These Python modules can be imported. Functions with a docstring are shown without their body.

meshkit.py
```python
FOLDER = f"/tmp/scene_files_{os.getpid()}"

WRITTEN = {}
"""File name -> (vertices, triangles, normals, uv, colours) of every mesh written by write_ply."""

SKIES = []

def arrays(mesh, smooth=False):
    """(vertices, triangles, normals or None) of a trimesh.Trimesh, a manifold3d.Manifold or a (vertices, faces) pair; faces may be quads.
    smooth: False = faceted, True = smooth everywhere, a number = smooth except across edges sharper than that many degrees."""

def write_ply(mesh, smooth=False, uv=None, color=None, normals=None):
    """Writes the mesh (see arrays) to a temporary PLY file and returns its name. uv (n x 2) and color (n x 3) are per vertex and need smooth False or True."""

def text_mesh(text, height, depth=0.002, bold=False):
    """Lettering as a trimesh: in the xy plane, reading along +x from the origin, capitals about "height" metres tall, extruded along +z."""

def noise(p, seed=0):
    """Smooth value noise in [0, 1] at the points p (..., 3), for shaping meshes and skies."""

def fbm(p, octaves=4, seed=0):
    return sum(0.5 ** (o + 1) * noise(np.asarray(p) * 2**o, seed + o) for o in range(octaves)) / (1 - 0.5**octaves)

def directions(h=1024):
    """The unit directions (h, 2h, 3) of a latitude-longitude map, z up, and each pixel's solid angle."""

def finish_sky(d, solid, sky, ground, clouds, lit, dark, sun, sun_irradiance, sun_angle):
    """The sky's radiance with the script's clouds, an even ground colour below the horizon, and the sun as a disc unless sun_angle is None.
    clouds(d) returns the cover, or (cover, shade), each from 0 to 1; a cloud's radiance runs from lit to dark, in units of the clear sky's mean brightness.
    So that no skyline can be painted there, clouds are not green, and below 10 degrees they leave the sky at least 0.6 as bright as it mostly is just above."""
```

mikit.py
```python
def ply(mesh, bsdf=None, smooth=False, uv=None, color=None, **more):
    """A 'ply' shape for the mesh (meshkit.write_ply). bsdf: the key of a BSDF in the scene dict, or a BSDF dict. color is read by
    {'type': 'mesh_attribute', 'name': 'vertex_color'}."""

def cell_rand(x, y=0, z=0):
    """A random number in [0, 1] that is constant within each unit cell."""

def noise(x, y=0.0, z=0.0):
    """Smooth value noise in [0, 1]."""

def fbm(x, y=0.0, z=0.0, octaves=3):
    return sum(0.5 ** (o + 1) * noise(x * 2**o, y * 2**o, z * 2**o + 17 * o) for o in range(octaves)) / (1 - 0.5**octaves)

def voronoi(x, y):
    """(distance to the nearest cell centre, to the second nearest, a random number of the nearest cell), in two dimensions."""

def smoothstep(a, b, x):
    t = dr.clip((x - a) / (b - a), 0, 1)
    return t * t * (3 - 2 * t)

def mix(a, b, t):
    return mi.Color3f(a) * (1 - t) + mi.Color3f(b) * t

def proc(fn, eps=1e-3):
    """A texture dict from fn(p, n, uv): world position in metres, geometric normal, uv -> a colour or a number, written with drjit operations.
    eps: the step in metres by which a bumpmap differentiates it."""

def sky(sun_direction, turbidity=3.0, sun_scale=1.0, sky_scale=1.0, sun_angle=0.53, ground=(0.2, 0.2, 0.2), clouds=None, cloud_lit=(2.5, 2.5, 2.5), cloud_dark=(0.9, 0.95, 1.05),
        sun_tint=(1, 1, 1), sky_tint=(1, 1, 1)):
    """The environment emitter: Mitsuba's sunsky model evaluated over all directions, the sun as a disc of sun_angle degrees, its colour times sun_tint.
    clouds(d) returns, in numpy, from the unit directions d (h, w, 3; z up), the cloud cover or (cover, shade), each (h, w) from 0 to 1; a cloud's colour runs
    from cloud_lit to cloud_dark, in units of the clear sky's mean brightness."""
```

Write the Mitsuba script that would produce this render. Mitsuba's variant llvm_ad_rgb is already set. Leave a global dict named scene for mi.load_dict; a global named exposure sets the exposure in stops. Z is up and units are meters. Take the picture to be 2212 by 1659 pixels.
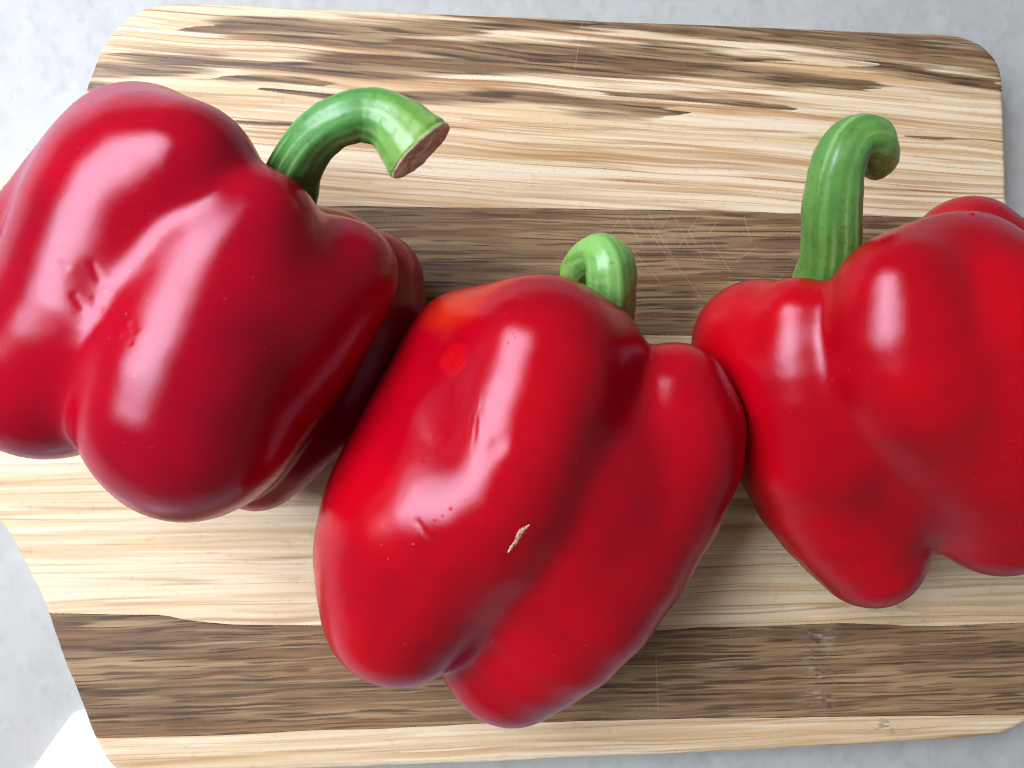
"""Three red bell peppers on a striped bamboo board beside a window. Built in millimetres (board top at z = 0), written out in metres."""
import numpy as np
from scipy.spatial import cKDTree
import trimesh
import manifold3d as m3
import mapbox_earcut
import drjit as dr
import mitsuba as mi
import mikit
import meshkit
from mikit import noise, fbm, smoothstep, mix, cell_rand

T = mi.ScalarTransform4f
scene, labels = {}, {}
BOARD = 16.0                                            # thickness of the board

# ---------------------------------------------------------------- camera, light, exposure
tilt = np.radians(5.4)
eye = np.array([0, 0, 0.226])
scene["camera"] = {
    "type": "thinlens", "fov": float(np.degrees(2 * np.arctan(1106 / 1598))), "fov_axis": "x", "near_clip": 0.01, "far_clip": 20.0,
    "aperture_radius": 0.00022, "focus_distance": 0.185,
    "to_world": T().look_at(origin=eye.tolist(), target=(eye + [np.sin(tilt), 0, -np.cos(tilt)]).tolist(), up=[0, 1, 0])}
exposure = 0.0
scene["room_light"] = {"type": "constant", "radiance": {"type": "rgb", "value": [0.19, 0.185, 0.19]}}
WINDOW = dict(at=[-0.43, 0.175, 0.571], half=(0.27, 0.19), color=[14.9, 15.9, 18.2])

# ---------------------------------------------------------------- helpers
def tag(key, label=None, category=None, group=None, kind=None):
    labels[key] = {k: v for k, v in dict(label=label, category=category, group=group, kind=kind).items() if v}


def put(key, mesh, bsdf, smooth=False, normals=None, uv=None, **more):
    """A mesh in millimetres over the board top becomes an entry in metres over the table."""
    v, f = (np.asarray(mesh.vertices), np.asarray(mesh.faces)) if hasattr(mesh, "vertices") else mesh
    w = (np.asarray(v, float) + [0, 0, BOARD]) / 1000
    if normals is not None:
        scene[key] = {"type": "ply", "filename": meshkit.write_ply((w, f), False, uv, None, normals=normals), "face_normals": False, "bsdf": {"type": "ref", "id": bsdf}, **more}
    else:
        scene[key] = mikit.ply(trimesh.Trimesh(w, f, process=False), bsdf, smooth=smooth, uv=uv, **more)


def mm(p):
    return p.x * 1000, p.y * 1000, p.z * 1000 - BOARD


def near(p, c, sx=1.0):
    """Distance in mm from the point c (mm)."""
    x, y, z = mm(p)
    return dr.sqrt(dr.square(x - c[0]) + dr.square(y - c[1]) + dr.square(z - c[2]))


def rgb(*v):
    return {"type": "rgb", "value": list(v)}


# ---------------------------------------------------------------- measured shapes (mm)
LOBES = {"left":{"one":[[-63.94,47.81,42.71,16.48],[-77.13,38.94,39.69,13.81],[-91.86,20.91,35.61,14.92]],"two":[[-49.92,42.51,57.66,13.22],[-61.02,37.41,48.46,20.68],[-69.17,17.06,44.96,22.52],[-82.53,1.97,44.92,17.88]],"three":[[-35.78,31.88,57.86,10.94],[-43.58,18.88,50.1,20.4],[-51.3,-5.6,51.3,21.35],[-54.05,-11.87,40.34,13.64]],"four":[[-20.87,24.72,43.73,11.07],[-25.53,16.82,43.35,11.34],[-33.31,6.13,39.89,12.31],[-42.09,-4.4,35.6,12.5],[-48.92,-15.7,33.69,11.84]],"five":[[-17.14,26.24,18.49,12.45],[-18.08,2.78,18.48,12.86],[-32.24,-8.58,18.64,11.6],[-46.21,-19.82,17.71,12.17]],"back":[[-26.62,31.12,25.92,11.26],[-45.5,21.33,24.42,22.43],[-68.14,7.43,24.4,24.16]],"body":[[-26.76,24.29,44.29,10.88],[-31.35,17.68,47.2,15.39],[-38.03,8.06,46.67,16.97],[-45.73,-3.89,42.46,15.81]]},"middle":{"one":[[21.53,5.3,47.57,18.74],[11.99,-22.91,51.9,16.56],[-1.68,-32.38,38.03,24.93],[-9.26,-51.42,38.23,16.77]],"oneb":[[34.86,7.45,44.01,10.06],[23.43,-5.03,42.46,15.61],[14.38,-21.27,40.14,15.17]],"two":[[54.73,-1.75,42.32,11.27],[53.73,-16.99,37.5,17.14],[33.32,-48.61,34.69,19.2],[17.65,-68.11,24.41,17.03]],"fill":[[39.88,-9.87,38.82,12.09],[32.12,-23.59,41.98,17.86],[23.14,-41.28,38.14,17.19],[15.42,-55.62,28.97,11.8]],"left":[[4.91,8.31,31.04,13.12],[-0.74,-2.21,32.51,12.95],[-6.36,-16.18,34.57,13.7],[-10.27,-35.74,33.23,13.8],[-14.08,-52.24,30.82,11.99]],"leftb":[[11.13,4.91,38.82,16.4],[4.62,-10.05,40.58,17.18],[-3.29,-30.7,39.1,16.9],[-8.9,-48.69,36.39,13.5]],"under":[[43.42,-3.81,21.38,15.77],[26.59,-32.11,20.4,20.0],[5.97,-56.51,19.55,15.33]]},"right":{"one":[[79.15,10.31,29.74,16.05],[87.16,-0.28,31.58,19.93],[96.7,-25.64,29.18,17.21],[109.84,-43.59,27.4,14.17]],"two":[[97.15,19.74,57.88,11.48],[102.64,5.29,52.93,18.31],[112.26,-4.62,46.85,18.9],[125.42,-18.27,43.98,14.13]],"oneb":[[82.6,15.31,43.66,9.43],[83.33,2.63,44.11,9.84],[91.54,-14.52,35.92,17.08]],"vale":[[103.12,-3.53,34.0,18.0],[109.22,-15.15,35.02,17.09],[116.36,-25.29,33.75,12.94],[124.49,-34.16,28.14,6.19]],"twoc":[[101.51,20.48,55.46,12.02],[107.64,25.1,52.83,10.89],[119.76,28.5,50.28,10.24]],"twob":[[116.58,24.04,52.12,12.68],[121.05,11.4,50.98,21.85],[130.36,-7.29,46.16,22.07],[137.35,-31.49,37.16,16.14]],"three":[[130.45,34.01,36.42,12.69],[146.2,11.76,35.34,19.54],[160.57,-14.38,30.22,22.36]],"under":[[107.04,11.49,22.94,15.99],[122.57,-6.23,21.79,21.98],[137.8,-18.8,20.78,17.95]]}}
SOFT = {"left": 2.0, "middle": 2.8, "right": 2.0}      # how softly the lobes of each pepper run into each other
STEMS = {"left":[[-35.52,37.05,44.0,7.48],[-32.34,42.15,48.0,6.08],[-30.6,45.13,51.0,5.37],[-27.38,48.62,55.0,5.0],[-23.79,51.13,58.0,4.79],[-19.56,52.8,60.0,4.78],[-15.2,53.72,60.0,5.14],[-11.23,52.89,60.2,5.62],[-8.13,50.77,60.4,6.4],[-5.26,47.75,60.5,7.3],[-4.33,46.71,60.5,7.45]],"middle":[[40.01,12.34,32.0,6.65],[39.81,17.44,36.0,6.12],[39.25,21.85,40.0,5.98],[38.74,25.74,42.0,5.83],[38.1,28.47,42.5,5.45],[36.84,30.52,40.0,4.87],[35.21,30.58,36.0,4.38],[33.96,29.84,32.0,4.14],[33.41,28.65,28.5,4.07],[33.81,27.25,25.0,3.85]],"right":[[97.58,19.72,26.0,8.9],[94.51,24.53,33.0,7.53],[93.18,29.4,39.0,6.85],[91.28,34.65,44.0,6.65],[89.16,40.04,48.0,6.49],[88.1,45.43,51.0,6.0],[88.37,50.11,53.0,5.63],[90.73,53.76,53.0,5.37],[94.22,55.02,52.0,5.27],[97.94,54.83,49.5,5.36],[100.83,53.89,46.0,5.25],[102.9,53.56,43.0,4.79]]}
SCAR = [[12.89,-32.84,66.31],[13.63,-31.56,66.71],[14.34,-30.56,67.01],[14.87,-29.41,67.38],[15.36,-28.51,67.61],[16.14,-27.88,67.64],[16.78,-27.24,67.65]]
MARKS = {"sticker":[2.45,5.13,57.13],"scuff":[4.76,-6.94,63.41],"crease_a":[[-4.8,-26.79,64.57],[-3.07,-29.07,65.25],[-1.34,-30.52,65.69],[0.37,-32.24,65.88]],"crease_b":[[-3.94,-32.87,64.6],[-0.49,-34.33,65.15],[3.38,-33.99,66.06]],"notch":[10.39,-11.9,67.73],"pinch":[[-63.93,18.84,68.23],[-63.5,14.65,67.83],[-66.52,15.04,67.87],[-61.97,17.61,68.08]],"pinch_lines":[[[-63.6,21.77,68.52],[-62.53,18.86,68.19]],[[-66.95,16.08,67.98],[-65.57,13.79,67.73]],[[-63.47,15.7,67.9],[-62.66,13.8,67.89]],[[-68.87,21.91,68.41],[-68.26,21.29,68.43]],[[-55.65,10.61,71.16],[-54.85,9.75,71.67]],[[-56.99,8.51,71.29],[-55.46,7.43,72.12]]],"orange_m":[5.3,19.93,46.81]}
DROPS_MIDDLE = [[[1.62,-24.05,66.66],0.502768157342569],[[4.4,-22.26,67.36],0.34279647091538784],[[5.63,-21.42,67.68],0.2513840786712845],[[0.16,-25.48,66.32],0.36564956897641376],[[3.26,-22.41,66.99],0.2742371767323103],[[2.79,-23.1,66.92],0.18282478448820688],[[3.51,-23.45,67.2],0.13711858836615515],[[-1.44,-26.3,65.79],0.41135576509846544],[[7.91,-26.49,68.19],0.2513840786712845],[[-3.38,-27.79,65.14],0.22853098061025856],[[-3.69,-15.54,61.36],0.41135576509846544],[[-3.16,-17.03,62.37],0.18282478448820688],[[-1.92,-15.11,61.87],0.18282478448820688],[[-1.41,-16.61,62.93],0.22853098061025856],[[-5.45,-31.38,64.31],0.36564956897641376],[[-0.05,-12.46,61.42],0.20567788254923272],[[-0.05,-14.05,62.24],0.20567788254923272],[[-5.44,-17.9,61.82],0.2742371767323103],[[7.07,-20.08,67.95],0.20567788254923272],[[5.7,-20.02,67.49],0.22853098061025856],[[14.28,9.09,64.58],0.2742877366837727],[[12.98,8.0,64.26],0.2742877366837727],[[14.04,9.9,64.27],0.22857311390314394],[[17.27,9.63,65.4],0.22857311390314394],[[15.94,11.98,64.28],0.18285849112251518],[[-10.56,-34.74,61.94],0.4114316050256592],[[-5.68,-31.39,64.23],0.4114316050256592],[[-3.81,-15.52,61.3],0.4114316050256592],[[-11.9,-32.07,61.55],0.32000235946440153],[[-16.3,-42.25,57.8],0.22857311390314394],[[-19.69,-45.07,54.79],0.36571698224503035],[[15.07,18.24,59.73],0.4114316050256592],[[16.59,-9.98,68.24],0.2742877366837727],[[10.75,20.4,53.16],0.2742877366837727]]
DROPS_RIGHT = [[[115.48,37.29,57.92],0.6936825340647672],[[115.22,36.11,59.73],0.4162095204388604]]
OUTLINE_TOP = [[-97.98,74.27],[-96.79,77.76],[-95.29,83.15],[-93.5,87.62],[-91.7,92.1],[-89.29,95.98],[-86.88,98.61],[-83.87,101.27],[-79.62,103.37],[-74.76,104.37],[-63.72,104.77],[-45.08,104.72],[-13.92,104.91],[19.87,105.39],[46.76,105.12],[81.33,105.56],[116.96,105.61],[149.98,105.91],[157.45,105.54],[162.7,103.8],[166.47,100.79],[168.74,98.06],[170.1,94.23],[170.63,81.54],[171.01,71.66],[171.39,56.13]]
OUTLINE_BOTTOM = [[191.64,-94.46],[186.25,-99.23],[176.78,-103.65],[172.52,-105.94],[167.23,-107.05],[157.45,-107.52],[138.87,-107.73],[116.96,-108.11],[88.36,-108.15],[60.46,-108.19],[33.23,-107.7],[19.87,-107.99],[-0.29,-107.81],[-26.11,-107.46],[-51.33,-107.12],[-75.97,-106.79],[-84.47,-106.62],[-88.09,-105.56],[-89.9,-103.9],[-92.9,-98.72],[-94.7,-94.24],[-96.49,-88.83],[-98.58,-83.1],[-101.26,-76.42],[-103.64,-69.02],[-106.01,-61.57],[-108.08,-55.89],[-110.15,-51.79],[-113.09,-45.49],[-116.03,-39.83],[-117.79,-37.0]]
SEAMS = [[[-107.4,48.2],[-21.6,49.69],[19.85,50.28],[86.29,50.57],[138.82,50.12],[176.76,50.3]],[[-117.79,13.76],[-9.1,14.12],[63.87,14.23],[176.76,13.93]],[[-111.57,-61.73],[-105.73,-61.91],[-92.9,-62.28],[-75.94,-63.11],[-68.61,-64.9],[-57.51,-66.25],[-34.97,-67.17],[14.0,-69.37],[60.46,-71.76],[67.41,-71.62],[75.76,-71.05],[87.53,-71.29],[102.57,-71.15],[120.62,-71.21],[138.82,-72.75],[150.19,-72.98],[176.76,-72.92],[184.85,-73.17]],[[-102.17,-95.58],[-94.06,-95.73],[-63.72,-96.53],[-32.51,-96.33],[-13.32,-96.71],[6.21,-96.41],[63.87,-97.35],[109.78,-98.82],[176.76,-100.91],[184.85,-101.13]]]
CLOTH = [[-106.32,-95.32],[-99.36,-93.22],[-87.24,-116.47],[-83.38,-143.47],[-130.03,-140.53],[-123.84,-121.17],[-116.36,-109.69]]
MARBLE = [[[-69.87,98.12,0.66],[-60.64,98.22,2.31],[-38.79,98.57,2.97],[-13.28,99.4,2.64],[19.87,103.21,1.45],[39.97,104.13,1.45],[74.33,103.68,2.31],[91.9,103.79,2.97],[124.22,102.12,4.09],[149.98,99.74,4.94],[171.01,97.45,5.6]],[[-98.28,83.03,2.64],[-84.47,86.1,3.95],[-69.87,88.08,2.37],[-60.64,88.46,1.85],[-45.08,88.01,1.45],[-26.11,88.45,2.64],[-6.8,89.88,2.97],[19.87,91.76,3.62],[39.97,92.98,3.62],[74.33,93.51,2.97],[91.9,91.84,2.37],[109.74,89.65,1.85],[128.59,88.09,0.66]],[[-52.57,95.71,1.19],[-26.11,95.58,1.45],[-0.29,95.39,2.64],[19.87,94.6,2.97],[39.97,95.45,2.31],[67.37,96.27,2.97],[84.84,95.64,1.65],[95.45,95.06,0.66]],[[120.58,95.74,0.79],[138.87,93.7,1.98],[157.45,91.63,2.24],[171.76,89.71,2.24]],[[-41.94,81.05,0.53],[-26.11,80.02,1.19],[-6.8,80.4,1.45],[19.87,81.83,1.98],[36.6,80.97,2.5],[53.59,79.57,1.85],[68.76,78.74,0.53]],[[51.54,84.19,0.4],[67.37,83.09,0.99],[81.33,82.03,1.05],[101.14,81.09,0.33]],[[-96.49,79.34,1.45],[-89.29,80.74,1.45],[-80.84,80.55,0.53]],[[-63.72,83.75,0.4],[-45.08,83.83,0.99],[-26.11,83.59,0.4]],[[-57.54,72.48,0.26],[-35.63,72.57,0.46],[-13.28,72.34,0.26]],[[142.56,74.3,0.13],[149.98,73.83,0.46],[168.74,74.06,0.2]]]
SCRATCHES = [[51.54,48.62,48.13,43.18],[52.91,48.65,57.71,40.0],[59.77,49.47,63.22,42.12],[66.68,49.96,60.46,42.07],[67.37,48.96,71.54,40.24],[57.71,47.4,67.37,34.09],[64.6,41.47,69.11,32.76],[74.33,48.43,68.76,40.19],[80.27,47.87,77.82,44.09],[62.53,44.13,66.68,36.1],[71.54,44.98,76.42,35.58],[54.96,38.61,63.22,29.3],[67.37,35.44,75.72,24.71],[63.22,32.0,81.33,32.93],[78.52,41.72,84.14,32.97],[88.36,49.41,90.49,41.94],[85.54,35.72,92.61,40.61],[39.97,103.8,37.95,90.36],[87.66,98.49,91.19,101.37],[72.93,-55.26,83.43,-54.15],[78.52,-53.36,83.43,-47.34],[83.43,-52.11,89.07,-46.78],[88.36,-50.17,92.61,-46.85],[67.37,-62.56,72.93,-57.97],[71.54,-66.74,79.92,-60.86],[97.58,-47.64,104.72,-47.1],[75.72,-60.75,81.33,-56.82],[35.92,-99.7,35.92,-107.03],[20.85,-99.03,20.85,-104.33],[100.79,-101.19,101.0,-107.37],[29.87,-100.76,30.27,-106.1],[122.76,-100.07,122.03,-106.27],[61.84,-79.27,62.53,-95.48]]

# ---------------------------------------------------------------- materials
def table_color(p, n, uv):
    x, y, z = mm(p)
    broad = fbm(x * 0.017 + 3, y * 0.017, 1.0, octaves=4)
    mott = fbm(x * 0.15, y * 0.11, 4.0, octaves=4)
    fine = fbm(x * 0.42, y * 0.34, 9.0, octaves=4)
    c = mix((0.415, 0.419, 0.393), (0.368, 0.368, 0.346), smoothstep(0.30, 0.85, mott) * 0.8)
    c = mix(c, (0.313, 0.311, 0.290), smoothstep(0.50, 0.80, fine) * 0.35)
    c = mix(c, (0.455, 0.458, 0.432), smoothstep(0.5, 0.85, fbm(x * 0.3 + 7, y * 0.22, 2.0, octaves=4)) * 0.4)
    return mix(c, (0.368, 0.326, 0.267), smoothstep(0.50, 0.75, broad) * 0.35)


scene["mat_table"] = {"type": "principled", "base_color": mikit.proc(table_color), "roughness": 0.55, "specular": 0.4}


def grain_y(x, y):
    return y + 2.2 * (fbm(x * 0.011, y * 0.05, 3.0, octaves=2) - 0.5) + 0.9 * (noise(x * 0.045, y * 0.22, 7.0) - 0.5)


def scratched(x, y):
    """How much a knife has scratched here, 0 to 1."""
    s = mi.Float(0)
    for ax, ay, bx, by in SCRATCHES:
        ux, uy = bx - ax, by - ay
        h = dr.clip(((x - ax) * ux + (y - ay) * uy) / (ux * ux + uy * uy), 0, 1)
        d = dr.sqrt(dr.square(x - ax - h * ux) + dr.square(y - ay - h * uy))
        s = dr.maximum(s, 1 - smoothstep(0.05, 0.26, d + 0.06 * noise(x * 1.7, y * 1.7)))
    return s


def line(v, at, width):
    """A soft dark line where the noise v passes the value at: long, tapering grain lines."""
    return dr.exp(-dr.square((v - at) / width))


def light_wood(x, y, bold):
    w = grain_y(x, y)
    a = fbm(x * 0.0075, w * 0.30, 1.0, octaves=3)
    c = mix((0.620, 0.451, 0.253), (0.720, 0.586, 0.387), smoothstep(0.30, 0.68, a))
    c = mix(c, (0.550, 0.346, 0.160), smoothstep(0.45, 0.80, fbm(x * 0.012, w * 0.8, 5.0, octaves=2)) * 0.6 * bold)
    b = fbm(x * 0.0060, w * 0.50, 11.0, octaves=2)
    vary = smoothstep(0.30, 0.70, fbm(x * 0.022, w * 0.6, 2.0, octaves=2))
    c = mix(c, (0.330, 0.149, 0.053), line(b, 0.52, 0.045) * (0.20 + 0.80 * vary) * (0.35 + 0.65 * bold))
    c = mix(c, (0.400, 0.211, 0.085), line(b, 0.37, 0.040) * (0.90 - 0.6 * vary) * (0.35 + 0.65 * bold))
    c = mix(c, (0.360, 0.182, 0.075), line(fbm(x * 0.008, w * 0.7, 29.0, octaves=2), 0.47, 0.045) * 0.6 * smoothstep(0.40, 0.65, noise(x * 0.018, w * 0.3, 13.0)) * bold)
    c = mix(c, (0.460, 0.259, 0.111), smoothstep(0.62, 0.90, noise(x * 0.03, w * 1.9, 19.0)) * 0.45 * bold)
    return mix(c, (0.800, 0.682, 0.498), smoothstep(0.50, 0.85, fbm(x * 0.03, w * 1.2, 23.0, octaves=2)) * 0.55)


def dark_wood(x, y):
    w = grain_y(x, y) + 0.5 * (fbm(x * 0.10, y * 0.5, 4.0, octaves=2) - 0.5)
    c = mix((0.172, 0.102, 0.051), (0.321, 0.204, 0.104), smoothstep(0.30, 0.70, fbm(x * 0.018, w * 0.40, 31.0, octaves=3)))
    c = mix(c, (0.391, 0.261, 0.139), smoothstep(0.50, 0.80, fbm(x * 0.035, w * 1.5, 37.0, octaves=2)) * 0.6)
    c = mix(c, (0.107, 0.057, 0.030), smoothstep(0.48, 0.76, fbm(x * 0.03, w * 0.8, 41.0, octaves=2)) * 0.55)
    thick = smoothstep(0.35, 0.65, noise(x * 0.02, w * 0.25, 48.0))
    c = mix(c, (0.054, 0.029, 0.019), smoothstep(0.52, 0.82, noise(x * 0.07, w * 2.1, 43.0)) * (0.35 + 0.50 * thick))
    c = mix(c, (0.047, 0.027, 0.017), smoothstep(0.54, 0.84, noise(x * 0.10, w * 2.6, 44.0)) * (0.75 - 0.4 * thick))
    return mix(c, (0.242, 0.106, 0.040), smoothstep(0.55, 0.80, noise(x * 0.03, w * 0.9, 47.0)) * 0.3)


def node(x, y, x0, c):
    """A bamboo joint: the fibres break up into short pale and dark flecks across the strip."""
    wob = x0 + 9.0 * (fbm(y * 0.22, 3.0, octaves=3) - 0.5)
    k = dr.exp(-dr.square((x - wob) / 4.5)) * smoothstep(0.2, 0.6, noise(y * 0.35, x0))
    f = noise(x * 0.55, y * 1.6, 51.0)
    c = mix(c, (0.05, 0.04, 0.045), smoothstep(0.50, 0.85, f) * k * 0.7)
    return mix(c, (0.55, 0.46, 0.36), smoothstep(0.45, 0.9, fbm(x * 0.35, y * 1.3, 57.0, octaves=3)) * k * 0.5)


def finish_wood(c, x, y):
    c = mix(c, (0.66, 0.56, 0.43), scratched(x, y) * 0.17)
    return mix(c, (0.30, 0.17, 0.09), smoothstep(0.83, 0.92, noise(x * 0.5, y * 1.1, 71.0)) * 0.15)


def light_strip(p, n, uv):
    x, y, z = mm(p)
    return finish_wood(node(x, y, 132.0, light_wood(x, y, 0.35 + 0.35 * smoothstep(-30.0, 60.0, x))), x, y)


def dark_strip(p, n, uv):
    x, y, z = mm(p)
    c = node(x, y, 112.0, dark_wood(x, y))
    return finish_wood(c, x, y)


def marbled_strip(p, n, uv):
    x, y, z = mm(p)
    yy = y + 0.045 * x                                   # the grain of this end of the board runs slightly downhill
    w = grain_y(x, yy)
    xs, ys = x + 30.0 * (fbm(x * 0.02, y * 0.7, 66.0, octaves=2) - 0.5), y + 2.4 * (fbm(x * 0.04, y * 0.30, 65.0, octaves=3) - 0.5)
    a = mi.Float(-9)
    for flame in MARBLE:
        for (x0, y0, h0), (x1, y1, h1) in zip(flame[:-1], flame[1:]):
            k = (xs - x0) / (x1 - x0)
            inside = 1 - dr.abs(ys - (y0 + k * (y1 - y0))) / (h0 + k * (h1 - h0))
            a = dr.maximum(a, dr.select((k >= 0) & (k <= 1), inside, -9))
    fringe = 2.0 * (fbm(x * 0.024, w * 0.9, 61.0, octaves=3) - 0.5) + 0.3 * (noise(x * 0.07, w * 2.4, 63.0) - 0.5)
    k = smoothstep(-0.32, 0.55, dr.maximum(a, -2) + 0.22 + fringe)
    return finish_wood(mix(light_wood(x, yy, 1.0), dark_wood(x, yy), k), x, y)


def wood_relief(p, n, uv):
    x, y, z = mm(p)
    w = grain_y(x, y)
    return 0.00005 * noise(x * 0.10, w * 1.5, 43.0) + 0.00002 * noise(x * 0.25, w * 2.2, 5.0) - 0.00004 * scratched(x, y)


for name, fn in (("light", light_strip), ("dark", dark_strip), ("marbled", marbled_strip)):
    scene["mat_wood_" + name] = {
        "type": "bumpmap", "bump": mikit.proc(wood_relief, eps=1e-4), "scale": 1.0,
        "nested": {"type": "principled", "base_color": mikit.proc(fn), "roughness": 0.52, "specular": 0.35}}


def skin(name, gloss, deep, lit, tints, marks):
    """tints: (x, y, z, radius, colour) where the ripening skin is more orange."""
    def color(p, n, uv):
        x, y, z = mm(p)
        v = fbm(x * 0.05, y * 0.05, z * 0.05, octaves=3)
        c = mix(deep, lit, smoothstep(0.3, 0.7, v))
        for cx, cy, cz, r, col in tints:
            c = mix(c, col, 1 - smoothstep(0.25, 1.0, near(p, (cx, cy, cz)) / r + 0.35 * (noise(x * 0.2, y * 0.2, z * 0.2) - 0.5)))
        for kind, m in marks:
            if kind == "sticker":
                d = near(p, m) + 0.7 * (noise(x * 0.5, y * 0.5, z * 0.5) - 0.5)
                c = mix(c, (0.66, 0.006, 0.010), (1 - smoothstep(3.0, 4.3, d)) * (0.1 + 0.8 * noise(x * 1.4, y * 2.4, z * 1.4)))
        speck = smoothstep(0.915, 0.96, noise(x * 2.3, y * 2.3, z * 2.3)) * smoothstep(0.45, 0.65, noise(x * 0.07 + 5, y * 0.07, z * 0.07))
        return mix(c, (0.75, 0.28, 0.18), speck * 0.55)

    def relief(p, n, uv):
        x, y, z = mm(p)
        h = 0.0000055 * noise(x * 1.6, y * 1.6, z * 1.6) + 0.0000036 * noise(x * 3.3, y * 3.3, z * 3.3)
        h += 0.00006 * fbm(x * 0.22, y * 0.22, z * 0.22, octaves=2)
        for kind, m in marks:
            d = near(p, m)
            if kind == "sticker":
                k = 1 - smoothstep(3.2, 4.3, d + 0.7 * (noise(x * 0.5, y * 0.5, z * 0.5) - 0.5))
                h += k * (0.00002 + 0.00006 * noise(x * 1.2 + y * 0.5, y * 2.2, z * 1.4))
            if kind == "scuff":
                k = dr.exp(-dr.square(d / 4.2))
                h += k * 0.00020 * noise(x * 1.1, y * 0.28, z * 0.7)
        return h

    scene["mat_skin_" + name] = {"type": "bumpmap", "bump": mikit.proc(relief, eps=1e-4), "scale": 1.0, "nested": {
        "type": "roughplastic", "distribution": "beckmann", "alpha": gloss, "int_ior": 1.41, "nonlinear": True, "specular_reflectance": rgb(1.0, 0.82, 0.98), "diffuse_reflectance": mikit.proc(color)}}


ORANGE = (0.60, 0.030, 0.008)
skin("left", 0.072, (0.40, 0.001, 0.019), (0.51, 0.001, 0.021), [(-24, 36, 30, 16, (0.50, 0.12, 0.02))], [])
skin("middle", 0.075, (0.46, 0.001, 0.013), (0.57, 0.0015, 0.013), [(*MARKS["orange_m"], 15, ORANGE)], [("sticker", MARKS["sticker"]), ("scuff", MARKS["scuff"])])
skin("right", 0.10, (0.47, 0.0012, 0.011), (0.57, 0.0015, 0.011), [], [])


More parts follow.
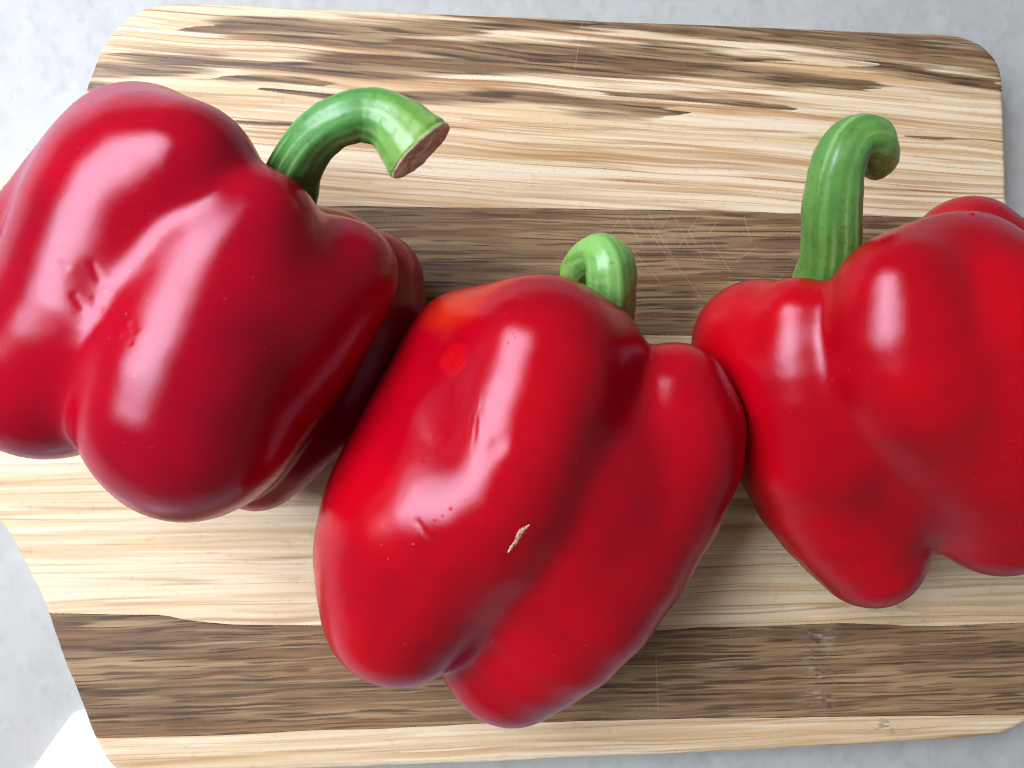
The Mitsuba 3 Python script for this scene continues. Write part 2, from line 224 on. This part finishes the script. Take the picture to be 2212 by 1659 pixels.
def stem_color(dark, bright, tip):
    def fn(p, n, uv):
        x, y, z = mm(p)
        u, v = uv.x, uv.y
        c = mix(dark, bright, smoothstep(0.05, 0.45, u + 0.25 * (noise(v * 7.0, u * 3.0) - 0.5)))
        c = mix(c, tip, smoothstep(0.62, 0.95, u + 0.22 * (noise(v * 9.0, u * 2.0, 4.0) - 0.5)))
        c = mix(c, mi.Color3f(c) * mi.Color3f(0.55, 0.72, 0.5), smoothstep(0.5, 0.8, noise(v * 26.0, u * 3.5, 2.0)) * 0.65)
        c = mix(c, (0.27, 0.42, 0.14), smoothstep(0.62, 0.85, noise(v * 30.0, u * 4.0, 8.0)) * 0.35)
        return mix(c, (0.035, 0.09, 0.02), smoothstep(0.55, 0.95, noise(x * 1.0, y * 1.0, z * 1.0)) * 0.30)
    return fn


def stem_relief(p, n, uv):
    x, y, z = mm(p)
    return 0.00005 * noise(uv.y * 24.0, uv.x * 4.0, 2.0) + 0.00003 * noise(x * 1.5, y * 1.5, z * 1.5)


for name, cols in (("left", ((0.022, 0.085, 0.022), (0.085, 0.255, 0.060), (0.19, 0.345, 0.070))), ("middle", ((0.085, 0.21, 0.045), (0.17, 0.37, 0.085), (0.21, 0.40, 0.05))),
                   ("right", ((0.075, 0.18, 0.03), (0.095, 0.235, 0.05), (0.17, 0.42, 0.05)))):
    scene["mat_stem_" + name] = {
        "type": "bumpmap", "bump": mikit.proc(stem_relief, eps=1e-4), "scale": 1.0,
        "nested": {"type": "principled", "base_color": mikit.proc(stem_color(*cols)), "roughness": 0.38, "specular": 0.5}}


def cut_color(p, n, uv):
    x, y, z = mm(p)
    c = mix((0.66, 0.53, 0.42), (0.40, 0.31, 0.20), smoothstep(0.35, 0.65, fbm(x * 0.45, y * 0.45, z * 0.45, octaves=2)))
    return mix(c, (0.78, 0.65, 0.55), smoothstep(0.6, 0.8, noise(x * 2.0, y * 2.0, z * 2.0)) * 0.5)


scene["mat_cut"] = {"type": "principled", "base_color": mikit.proc(cut_color), "roughness": 0.7, "specular": 0.3}
scene["mat_scar"] = {"type": "principled", "base_color": mikit.proc(lambda p, n, uv: mix((0.50, 0.31, 0.21), (0.32, 0.10, 0.06), smoothstep(0.45, 0.75, noise(p.x * 2600, p.y * 2600, p.z * 2600)))), "roughness": 0.7, "specular": 0.3}
scene["mat_water"] = {"type": "plastic", "int_ior": 1.33, "diffuse_reflectance": rgb(0.40, 0.001, 0.010)}   # clear water lying on red skin
scene["mat_cloth"] = {"type": "twosided", "nested": {"type": "principled", "base_color": mikit.proc(lambda p, n, uv: mix((0.86, 0.87, 0.89), (0.80, 0.81, 0.84), fbm(p.x * 900, p.y * 900, octaves=2))), "roughness": 0.85, "specular": 0.2}}
scene["mat_window"] = {"type": "diffuse", "reflectance": rgb(0.2, 0.2, 0.2)}

# ---------------------------------------------------------------- the setting: table and window
table = trimesh.creation.box([2400, 1800, 30])
table.apply_translation([0, 0, -BOARD - 15])
put("table", table, "mat_table")
tag("table", "pale blue grey mottled stone table top under the board", kind="structure")

wx = T().look_at(origin=WINDOW["at"], target=[0, 0, 0.05], up=[0, 0, 1]) @ T().scale([*WINDOW["half"], 1])
scene["window"] = {"type": "rectangle", "to_world": wx, "bsdf": {"type": "ref", "id": "mat_window"}, "emitter": {"type": "area", "radiance": rgb(*WINDOW["color"])}}
tag("window", "bright daylight window pane standing beside the table", "window")

# ---------------------------------------------------------------- cutting board
def smooth_outline():
    top, bot = np.array(OUTLINE_TOP), np.array(OUTLINE_BOTTOM)
    a, b = bot[-1], top[0]
    handle = np.array([[a[0] - 14, a[1] + 13], [a[0] - 34, a[1] + 21], [a[0] - 70, a[1] + 23], [a[0] - 86, a[1] + 30], [a[0] - 92, (a[1] + b[1]) / 2],
                       [a[0] - 86, b[1] - 42], [a[0] - 70, b[1] - 34], [b[0] - 50, b[1] - 30], [b[0] - 24, b[1] - 22], [b[0] - 9, b[1] - 12]])
    pts = np.vstack([top, bot, handle])
    pts = np.vstack([pts, pts[:1]])
    s = np.r_[0, np.cumsum(np.hypot(*np.diff(pts, axis=0).T))]
    n = int(s[-1] / 1.3)
    t = np.linspace(0, s[-1], n, endpoint=False)
    q = np.stack([np.interp(t, s, pts[:, k]) for k in (0, 1)], 1)
    for _ in range(6):
        q = 0.25 * np.roll(q, 1, 0) + 0.5 * q + 0.25 * np.roll(q, -1, 0)
    return q


edge = smooth_outline()
if np.sum(edge[:, 0] * np.roll(edge[:, 1], -1) - np.roll(edge[:, 0], -1) * edge[:, 1]) < 0:
    edge = edge[::-1]
tangent = np.roll(edge, -1, 0) - np.roll(edge, 1, 0)
tangent /= np.linalg.norm(tangent, axis=1, keepdims=True)
inward = np.stack([-tangent[:, 1], tangent[:, 0]], 1)
worn = 0.35 * (meshkit.fbm(np.c_[edge * 0.25, edge[:, 0] * 0], 3, seed=4) - 0.5)[:, None]       # the edge is a little chewed
n = len(edge)
rings = [(1.2, -BOARD), (0.35, -BOARD + 0.35), (0.0, -BOARD + 1.2), (0.0, -1.7), (0.12, -1.0), (0.5, -0.42), (1.1, -0.1), (1.9, 0.0)]
verts = np.vstack([np.c_[edge + inward * (d + worn * (d < 1.5)), np.full(n, z)] for d, z in rings])
i = np.arange(n)
j = (i + 1) % n
faces = [np.vstack([np.c_[k * n + i, k * n + j, (k + 1) * n + j], np.c_[k * n + i, (k + 1) * n + j, (k + 1) * n + i]]) for k in range(len(rings) - 1)]
def capped(loop):
    c = mapbox_earcut.triangulate_float64(np.ascontiguousarray(loop, dtype=np.float64), np.array([n], np.uint32)).reshape(-1, 3).astype(int)
    e1, e2 = loop[c[:, 1]] - loop[c[:, 0]], loop[c[:, 2]] - loop[c[:, 0]]
    return np.where((e1[:, 0] * e2[:, 1] - e1[:, 1] * e2[:, 0] > 0)[:, None], c, c[:, ::-1])


faces += [capped(verts[:n, :2])[:, ::-1], capped(verts[-n:, :2]) + (len(rings) - 1) * n]
board = m3.Manifold(m3.Mesh(vert_properties=verts.astype(np.float32), tri_verts=np.vstack(faces).astype(np.uint32)))

rng = np.random.default_rng(5)
gx = np.arange(-320, 320.1, 0.8)
lines = []
for k, s in enumerate(SEAMS):
    s = np.array(s)
    y = np.interp(gx, s[:, 0], s[:, 1]) + 0.5 * (meshkit.fbm(np.c_[gx * 0.12, gx * 0 + k, gx * 0], 4, seed=k) - 0.5)
    y = np.convolve(np.pad(y, 3, mode="edge"), np.ones(7) / 7, "valid")
    lines.append(np.c_[gx, y])
bounds = [np.c_[gx, gx * 0 + 400.0]] + lines + [np.c_[gx, gx * 0 - 400.0]]
KINDS = ["marbled", "dark", "light", "dark", "light"]
STRIP_LABELS = ["cream strip marbled with dark brown flames along the top edge", "scratched dark brown strip behind the peppers", "wide pale cream strip under the peppers",
                "dark brown strip with short dark flecks near the lower edge", "narrow pale cream strip along the lower edge"]
rim_z = np.array([r[1] for r in rings[3:]])
rim_d = np.array([r[0] for r in rings[3:]])
slope = np.arctan2(np.gradient(rim_z), np.maximum(np.gradient(rim_d), 1e-6))                        # steepness along the worn upper rim
slope[-1] = 0
finder = cKDTree(edge)


def strip_normals(v, f):
    """Every face on its own corners: flat on top, underneath and along the seams, rounded on the rim."""
    v, f = np.asarray(v, float), np.asarray(f, int)
    c = np.cross(v[f[:, 1]] - v[f[:, 0]], v[f[:, 2]] - v[f[:, 0]])
    size = np.linalg.norm(c, axis=1)
    f, c = f[size > 1e-9], (c / np.maximum(size, 1e-12)[:, None])[size > 1e-9]
    p = v[f].reshape(-1, 3)
    nn = np.repeat(c, 3, axis=0)
    a = np.interp(p[:, 2], rim_z, slope)
    out = -inward[finder.query(p[:, :2])[1]]
    curved = np.c_[out * np.sin(a)[:, None], np.cos(a)]
    rim = (nn[:, 2] > 0.02) & (p[:, 2] > -2.0)
    nn[rim] = curved[rim]
    return p, np.arange(len(p)).reshape(-1, 3), nn


for k, kind in enumerate(KINDS):
    up, low = bounds[k] - [0, 0.05], bounds[k + 1] + [0, 0.05]
    prism = m3.CrossSection([np.vstack([low, up[::-1]])]).extrude(BOARD + 4).translate([0, 0, -BOARD - 2])
    part = (board ^ prism).to_mesh()
    key = "cutting_board__strip" + (f"_{k:03d}" if k else "")
    vv, ff, nn = strip_normals(part.vert_properties[:, :3], part.tri_verts)
    put(key, (vv, ff), "mat_wood_" + kind, normals=nn)
    tag(key, STRIP_LABELS[k])
tag("cutting_board", "bamboo cutting board of pale and dark brown strips under the three peppers", "cutting board")

# ---------------------------------------------------------------- white cloth in the lower left corner
def cloth():
    from shapely.geometry import Polygon, Point
    from shapely.geometry.polygon import orient
    poly = Polygon(CLOTH).buffer(-1.0).buffer(1.0)
    bd = Polygon(edge).buffer(0.4)
    poly = poly.difference(bd)
    poly = max(getattr(poly, "geoms", [poly]), key=lambda g: g.area)
    part = m3.CrossSection([np.array(orient(poly).exterior.coords)[:-1]]).extrude(3.2, 3).refine_to_length(1.0).to_mesh()
    v, f = part.vert_properties[:, :3].astype(float), part.tri_verts
    d = np.array([poly.exterior.distance(Point(a, b)) for a, b in v[:, :2]])
    top = v[:, 2] / 3.2
    r = np.clip(d / 1.6, 0, 1)
    lift = 2.4 * np.exp(-((v[:, 0] * 0.8 + v[:, 1] * 0.6 + 176) / 5.0) ** 2) + 0.8 * meshkit.fbm(np.c_[v[:, :2] * 0.08, v[:, 2] * 0], 2, seed=3)
    v[:, 2] = top * (1.6 + 1.6 * np.sqrt(1 - (1 - r) ** 2) + lift * r) - BOARD + 0.2
    return v, f


put("white_cloth", cloth(), "mat_cloth", smooth=50)
tag("white_cloth", "corner of a white cloth on the table at the lower left edge of the board", "cloth")

# ---------------------------------------------------------------- bell peppers: lobes as smooth unions of round cones
def spline(nodes, k=3):
    a = np.asarray(nodes, float)
    if len(a) == 2:
        t = np.linspace(0, 1, 3)[:, None]
        return a[0] * (1 - t) + a[1] * t
    p = np.vstack([2 * a[0] - a[1], a, 2 * a[-1] - a[-2]])
    out = []
    for q in range(1, len(p) - 2):
        w, x, y, z = p[q - 1], p[q], p[q + 1], p[q + 2]
        for t in np.arange(k) / k:
            out.append(0.5 * (2 * x + (y - w) * t + (2 * w - 5 * x + 4 * y - z) * t * t + (3 * x - w - 3 * y + z) * t**3))
    return np.array(out + [a[-1]])


def round_cone(p, a, b):
    ba, rr = b[:3] - a[:3], a[3] - b[3]
    l2 = max(ba @ ba, 1e-9)
    a2 = l2 - rr * rr
    if a2 <= 1e-6:
        q = a if rr > 0 else b
        return np.sqrt(((p - q[:3]) ** 2).sum(-1) + 1e-9) - q[3]
    pa = p - a[:3]
    y = pa @ ba
    z = y - l2
    x2 = ((pa * l2 - y[..., None] * ba) ** 2).sum(-1)
    y2, z2, k = y * y * l2, z * z * l2, np.sign(rr) * rr * rr * x2
    d = (np.sqrt(x2 * a2 / l2) + y * rr) / l2 - a[3]
    d = np.where(np.sign(y) * a2 * y2 < k, np.sqrt(x2 + y2) / l2 - a[3], d)
    return np.where(np.sign(z) * a2 * z2 > k, np.sqrt(x2 + z2) / l2 - b[3], d)


def blend(ds, k):
    ds = np.array(ds)
    m = ds.min(0)
    return m - k * np.log(np.exp(-(ds - m) / k).sum(0))


def pepper_distance(lobes, soft):
    chains = [spline(v) for v in lobes.values()]

    def fn(p):
        return blend([blend([round_cone(p, c[q], c[q + 1]) for q in range(len(c) - 1)], 0.5) for c in chains], soft)
    every = np.vstack(chains)
    return fn, (every[:, :3] - every[:, 3:]).min(0) - 4, (every[:, :3] + every[:, 3:]).max(0) + 4


def surface(fn, lo, hi, h):
    """Surface nets: the zero surface of fn as vertices and quads."""
    ax = [np.arange(lo[k], hi[k] + h, h) for k in range(3)]
    size = [len(a) for a in ax]
    val = np.empty(size)
    yy, zz = np.meshgrid(ax[1], ax[2], indexing="ij")
    for k, x in enumerate(ax[0]):
        val[k] = fn(np.stack([np.full_like(yy, x), yy, zz], -1))
    ins = val < 0
    cnt = sum(ins[a:size[0] - 1 + a, b:size[1] - 1 + b, c:size[2] - 1 + c].astype(int) for a, b, c in np.ndindex(2, 2, 2))
    act = np.argwhere((cnt > 0) & (cnt < 8))
    idx = -np.ones(cnt.shape, int)
    idx[tuple(act.T)] = np.arange(len(act))
    acc, num = np.zeros((len(act), 3)), np.zeros(len(act))
    for p in np.ndindex(2, 2, 2):
        for a in range(3):
            if p[a] == 0:
                q = list(p)
                q[a] = 1
                v0, v1 = val[tuple((act + p).T)], val[tuple((act + q).T)]
                m = (v0 < 0) != (v1 < 0)
                pt = np.repeat(np.array([p], float), len(act), 0)
                pt[:, a] += np.where(m, v0 / np.where(m, v0 - v1, 1), 0)
                acc[m] += pt[m]
                num[m] += 1
    v = (act + acc / num[:, None]) * h + np.array(lo)
    quads = []
    for a in range(3):
        b, d = (a + 1) % 3, (a + 2) % 3
        s0, s1 = [slice(None)] * 3, [slice(None)] * 3
        s0[a], s1[a] = slice(0, -1), slice(1, None)
        i0 = ins[tuple(s0)]
        e = np.argwhere(i0 != ins[tuple(s1)])

        def at(ob, od):
            q = e.copy()
            q[:, b] -= ob
            q[:, d] -= od
            return idx[tuple(q.T)]
        q = np.stack([at(1, 1), at(0, 1), at(0, 0), at(1, 0)], 1)
        quads.append(np.where(i0[tuple(e.T)][:, None], q, q[:, ::-1]))
    q = np.vstack(quads)
    return v, np.vstack([q[:, [0, 1, 2]], q[:, [0, 2, 3]]])


def gradient(fn, v):
    e = 0.05
    g = np.stack([(fn(v + np.eye(3)[k] * e) - fn(v - np.eye(3)[k] * e)) / (2 * e) for k in range(3)], -1)
    return g


def vertex_normals(v, f):
    n = np.zeros_like(v)
    c = np.cross(v[f[:, 1]] - v[f[:, 0]], v[f[:, 2]] - v[f[:, 0]])
    for k in range(3):
        np.add.at(n, f[:, k], c)
    return n / np.maximum(np.linalg.norm(n, axis=1, keepdims=True), 1e-12)


def to_segments(v, pts):
    pts = np.array(pts)
    d = np.full(len(v), 1e9)
    for a, b in zip(pts[:-1], pts[1:]):
        u = b - a
        h = np.clip((v - a) @ u / (u @ u), 0, 1)
        d = np.minimum(d, np.linalg.norm(v - a - h[:, None] * u, axis=1))
    return d


def make_flesh(name, seed, dents):
    own, lo, hi = pepper_distance(LOBES[name], SOFT[name])
    if name == "middle":
        fn = own
    else:                                                # its neighbours press flat where they lean on the middle pepper
        other = pepper_distance(LOBES["middle"], SOFT["middle"])[0]
        fn = lambda p: np.maximum(own(p), 0.5 - other(p))
    v, f = surface(fn, lo, hi, 1.9)
    for _ in range(2):
        g = gradient(fn, v)
        v = v - 0.9 * fn(v)[:, None] * g / np.maximum((g * g).sum(-1, keepdims=True), 0.1)
    v, f = trimesh.remesh.subdivide(v, f)
    for _ in range(3):                                   # even out, then back onto the surface
        m = trimesh.Trimesh(v, f, process=False)
        trimesh.smoothing.filter_laplacian(m, lamb=0.4, iterations=1)
        v = np.array(m.vertices)
        g = gradient(fn, v)
        v = v - fn(v)[:, None] * g / np.maximum((g * g).sum(-1, keepdims=True), 0.1)
    g = gradient(fn, v)
    nrm = g / np.linalg.norm(g, axis=1, keepdims=True)
    v, f = trimesh.remesh.subdivide(v, f)
    nrm = vertex_normals(v, f)
    h = 0.32 * (meshkit.fbm(v / 17.0, 2, seed=seed) - 0.5) + 0.07 * (meshkit.fbm(v / 6.0, 2, seed=seed + 9) - 0.5)
    for kind, pts, depth, width in dents:
        d = to_segments(v, pts) if len(pts) > 1 else np.linalg.norm(v - np.array(pts[0]), axis=1)
        h -= depth * np.exp(-(d / width) ** 2)
    near_board = np.clip((v[:, 2] - 2.0) / 6.0, 0, 1)
    if name != "middle":
        near_board = near_board * np.clip((other(v) - 0.6) / 3.0, 0, 1)
    v = v + nrm * (h * near_board)[:, None]
    return v, f, vertex_normals(v, f), fn


def sweep(nodes, ribs, seed, twist=0.0, cap=True):
    """A ribbed stem along the nodes (x, y, z, r); uv = (along, around)."""
    c = spline(nodes, 6)
    p, r = c[:, :3], c[:, 3].copy()
    t = np.gradient(p, axis=0)
    t /= np.linalg.norm(t, axis=1, keepdims=True)
    a = np.cross(t[0], [0, 0, 1.0])
    frames = []
    for k in range(len(p)):
        a = a - t[k] * (a @ t[k])
        a /= np.linalg.norm(a)
        frames.append((a.copy(), np.cross(t[k], a)))
    if cap:                                              # a rounded end
        e, rr = p[-1], r[-1]
        for ang in (25, 50, 70, 84, 90):
            q = np.radians(ang)
            p = np.vstack([p, e + t[-1] * rr * 0.75 * np.sin(q)])
            r = np.r_[r, max(rr * np.cos(q), 0.02)]
            frames.append(frames[-1])
    m = 64
    th = np.arange(m + 1) / m * 2 * np.pi
    u = np.linspace(0, 1, len(p))
    v, uv = [], []
    for k in range(len(p)):
        amp = 0.034 * (1 - 0.6 * u[k]) + 0.014
        wave = 1 + amp * np.cos(ribs * th + twist * u[k]) ** 3 + 0.04 * np.cos(2 * th + 1.3 * seed + 2 * u[k])
        ring = np.c_[np.cos(th) / 3, np.sin(th) / 3, np.full_like(th, u[k] * 5)]
        wave = wave + 0.085 * (meshkit.fbm(ring * 4 + seed, 2, seed=seed) - 0.5)
        wave[-1] = wave[0]
        x, y = frames[k]
        v.append(p[k] + r[k] * wave[:, None] * (np.cos(th)[:, None] * x + np.sin(th)[:, None] * y))
        uv.append(np.c_[np.full(m + 1, u[k]), th / (2 * np.pi)])
    v, uv = np.vstack(v), np.vstack(uv)
    k, q = np.meshgrid(np.arange(len(p) - 1), np.arange(m), indexing="ij")
    k, q = k.ravel(), q.ravel()
    s = m + 1
    f = np.vstack([np.c_[k * s + q, k * s + q + 1, (k + 1) * s + q + 1], np.c_[k * s + q, (k + 1) * s + q + 1, (k + 1) * s + q]])
    n = vertex_normals(v, f)
    first, last = np.arange(len(p)) * s, np.arange(len(p)) * s + m
    n[first] = n[last] = (n[first] + n[last]) / np.linalg.norm(n[first] + n[last], axis=1, keepdims=True)
    out = v - np.repeat(p, s, axis=0)
    if np.mean((n * out).sum(1)) < 0:
        n, f = -n, f[:, ::-1]
    return v, f, n, uv, v[-s:-1], t[len(c) - 1]


PEPPERS = [
    ("left", "red_pepper", 3, "deep red bell pepper at the left with a thick hooked stem showing its cut end"),
    ("middle", "red_pepper_001", 8, "red bell pepper in the middle with a pale tan scar and its stem half hidden"),
    ("right", "red_pepper_002", 14, "bright red bell pepper at the right picture edge with a tall curled green stem"),
]
DENTS = {
    "left": [("pit", [MARKS["pinch"][0]], 0.45, 4.5)] + [("crease", l, 0.10, 0.6) for l in MARKS["pinch_lines"]],
    "middle": [("crease", MARKS["crease_a"], 0.09, 0.55), ("crease", MARKS["crease_b"], 0.07, 0.7), ("pit", [MARKS["notch"]], 0.25, 2.2)],
    "right": [],
}
distance = {}
for name, key, seed, text in PEPPERS:
    v, f, nrm, fn = make_flesh(name, seed, DENTS[name])
    distance[name] = fn
    put(key + "__flesh", (v, f), "mat_skin_" + name, normals=nrm)
    v, f, nrm, uv, rim, ahead = sweep(STEMS[name], 5, seed, twist=1.2, cap=name != "left")
    put(key + "__stem", (v, f), "mat_stem_" + name, normals=nrm, uv=uv)
    if name == "left":                                   # the sawn-off end: a raised rim round a sunken core
        c = rim.mean(0)
        m = len(rim)
        levels = [(1.0, 0.0), (0.99, 0.35), (0.93, 0.55), (0.84, 0.30), (0.76, -0.25), (0.60, -0.75), (0.45, -0.45), (0.28, 0.10), (0.12, 0.20)]
        vv = []
        for s, d in levels:
            ring = c + (rim - c) * s + ahead * d
            vv.append(ring + ahead * (0.9 * (meshkit.fbm(ring * 0.75, 4, seed=2) - 0.5) * (s < 0.95))[:, None] if s < 0.95 else ring)
        vv = np.vstack(vv + [c + ahead * 0.1])
        q = np.arange(m)
        ff = [np.vstack([np.c_[k * m + q, k * m + (q + 1) % m, (k + 1) * m + (q + 1) % m], np.c_[k * m + q, (k + 1) * m + (q + 1) % m, (k + 1) * m + q]]) for k in range(len(levels) - 1)]
        ff.append(np.c_[(len(levels) - 1) * m + q, (len(levels) - 1) * m + (q + 1) % m, np.full(m, len(levels) * m)])
        ff = np.vstack(ff)
        fn_ = np.cross(vv[ff[:, 1]] - vv[ff[:, 0]], vv[ff[:, 2]] - vv[ff[:, 0]]).sum(0)
        if fn_ @ ahead < 0:
            ff = ff[:, ::-1]
        put(key + "__stem__cut_end", (vv, ff), "mat_cut", smooth=60)
        tag(key + "__stem__cut_end", "pinkish tan cut end")
    tag(key, text, "bell pepper", "red bell peppers on the board")

# the pale corky scar on the middle pepper
pts = spline(np.c_[np.array(SCAR), np.interp(np.arange(len(SCAR)), [0, 2, 4, 6], [0.2, 0.5, 0.58, 0.15])], 5)
nrm = gradient(distance["middle"], pts[:, :3])
nrm /= np.linalg.norm(nrm, axis=1, keepdims=True)
along = np.gradient(pts[:, :3], axis=0)
along /= np.linalg.norm(along, axis=1, keepdims=True)
side = np.cross(nrm, along)
th = np.linspace(0, np.pi, 9)
rows = []
rs = np.random.default_rng(11)
for k in range(len(pts)):
    w = pts[k, 3] * (0.75 + 0.5 * rs.random())
    rows.append(pts[k, :3] + side[k] * (0.25 * (rs.random() - 0.5)) + np.cos(th)[:, None] * w * side[k] + ((0.20 * np.sin(th) * (0.7 + 0.6 * rs.random(9))) - 0.06)[:, None] * nrm[k])
v = np.vstack(rows)
k, q = [a.ravel() for a in np.meshgrid(np.arange(len(pts) - 1), np.arange(8), indexing="ij")]
f = np.vstack([np.c_[k * 9 + q, (k + 1) * 9 + q, (k + 1) * 9 + q + 1], np.c_[k * 9 + q, (k + 1) * 9 + q + 1, k * 9 + q + 1]])
scene["mat_scar_two"] = {"type": "twosided", "nested": scene["mat_scar"]}
put("red_pepper_001__scar", (v, f), "mat_scar_two", smooth=True)
tag("red_pepper_001__scar", "pale tan corky scar")

# ---------------------------------------------------------------- water drops
def drop(c, r, fn, seed, flat=0.5):
    c = np.array(c)
    g = gradient(fn, c[None])[0]
    g /= np.linalg.norm(g)
    a = np.cross(g, [0.3, 1, 0.2])
    a /= np.linalg.norm(a)
    m = trimesh.creation.icosphere(subdivisions=3)
    p = np.array(m.vertices)
    wob = 1 + 0.35 * (meshkit.fbm(p * 0.9 + seed, 2, seed=seed) - 0.5)
    p = p * wob[:, None]
    z = np.where(p[:, 2] > 0, p[:, 2] * flat, p[:, 2] * 0.12)
    return c + r * (p[:, :1] * a + p[:, 1:2] * np.cross(g, a) + z[:, None] * g), np.array(m.faces)


DROP_PLACES = {
    (*range(10), 18, 19): "in the slanting row across the highlight of the middle pepper",
    (*range(10, 18),): "left of the highlight on the middle pepper",
    (*range(20, 25), 33): "in the cluster above the round patch of the middle pepper",
    (*range(25, 31),): "low on the left flank of the middle pepper",
    (31, 32, 34): "scattered alone on top of the middle pepper"}
for k, (c, r) in enumerate(DROPS_MIDDLE):
    key = "water_drop" + (f"_{k:03d}" if k else "")
    put(key, drop(c, max(0.9 * r, 0.18), distance["middle"], k), "mat_water", smooth=True)
    where = DROP_PLACES[next(q for q in DROP_PLACES if k in q)]
    tag(key, "tiny clear water drop " + where, "water drop", "water drops " + where)
k0 = len(DROPS_MIDDLE)
for k, (c, r) in enumerate(DROPS_RIGHT):
    key = f"water_drop_{k0 + k:03d}"
    put(key, drop(c, r, distance["right"], 70 + k, 0.6), "mat_water", smooth=True)
    tag(key, ["larger", "smaller"][k] + " of the two clear water drops on the back shoulder of the right pepper", "water drop")
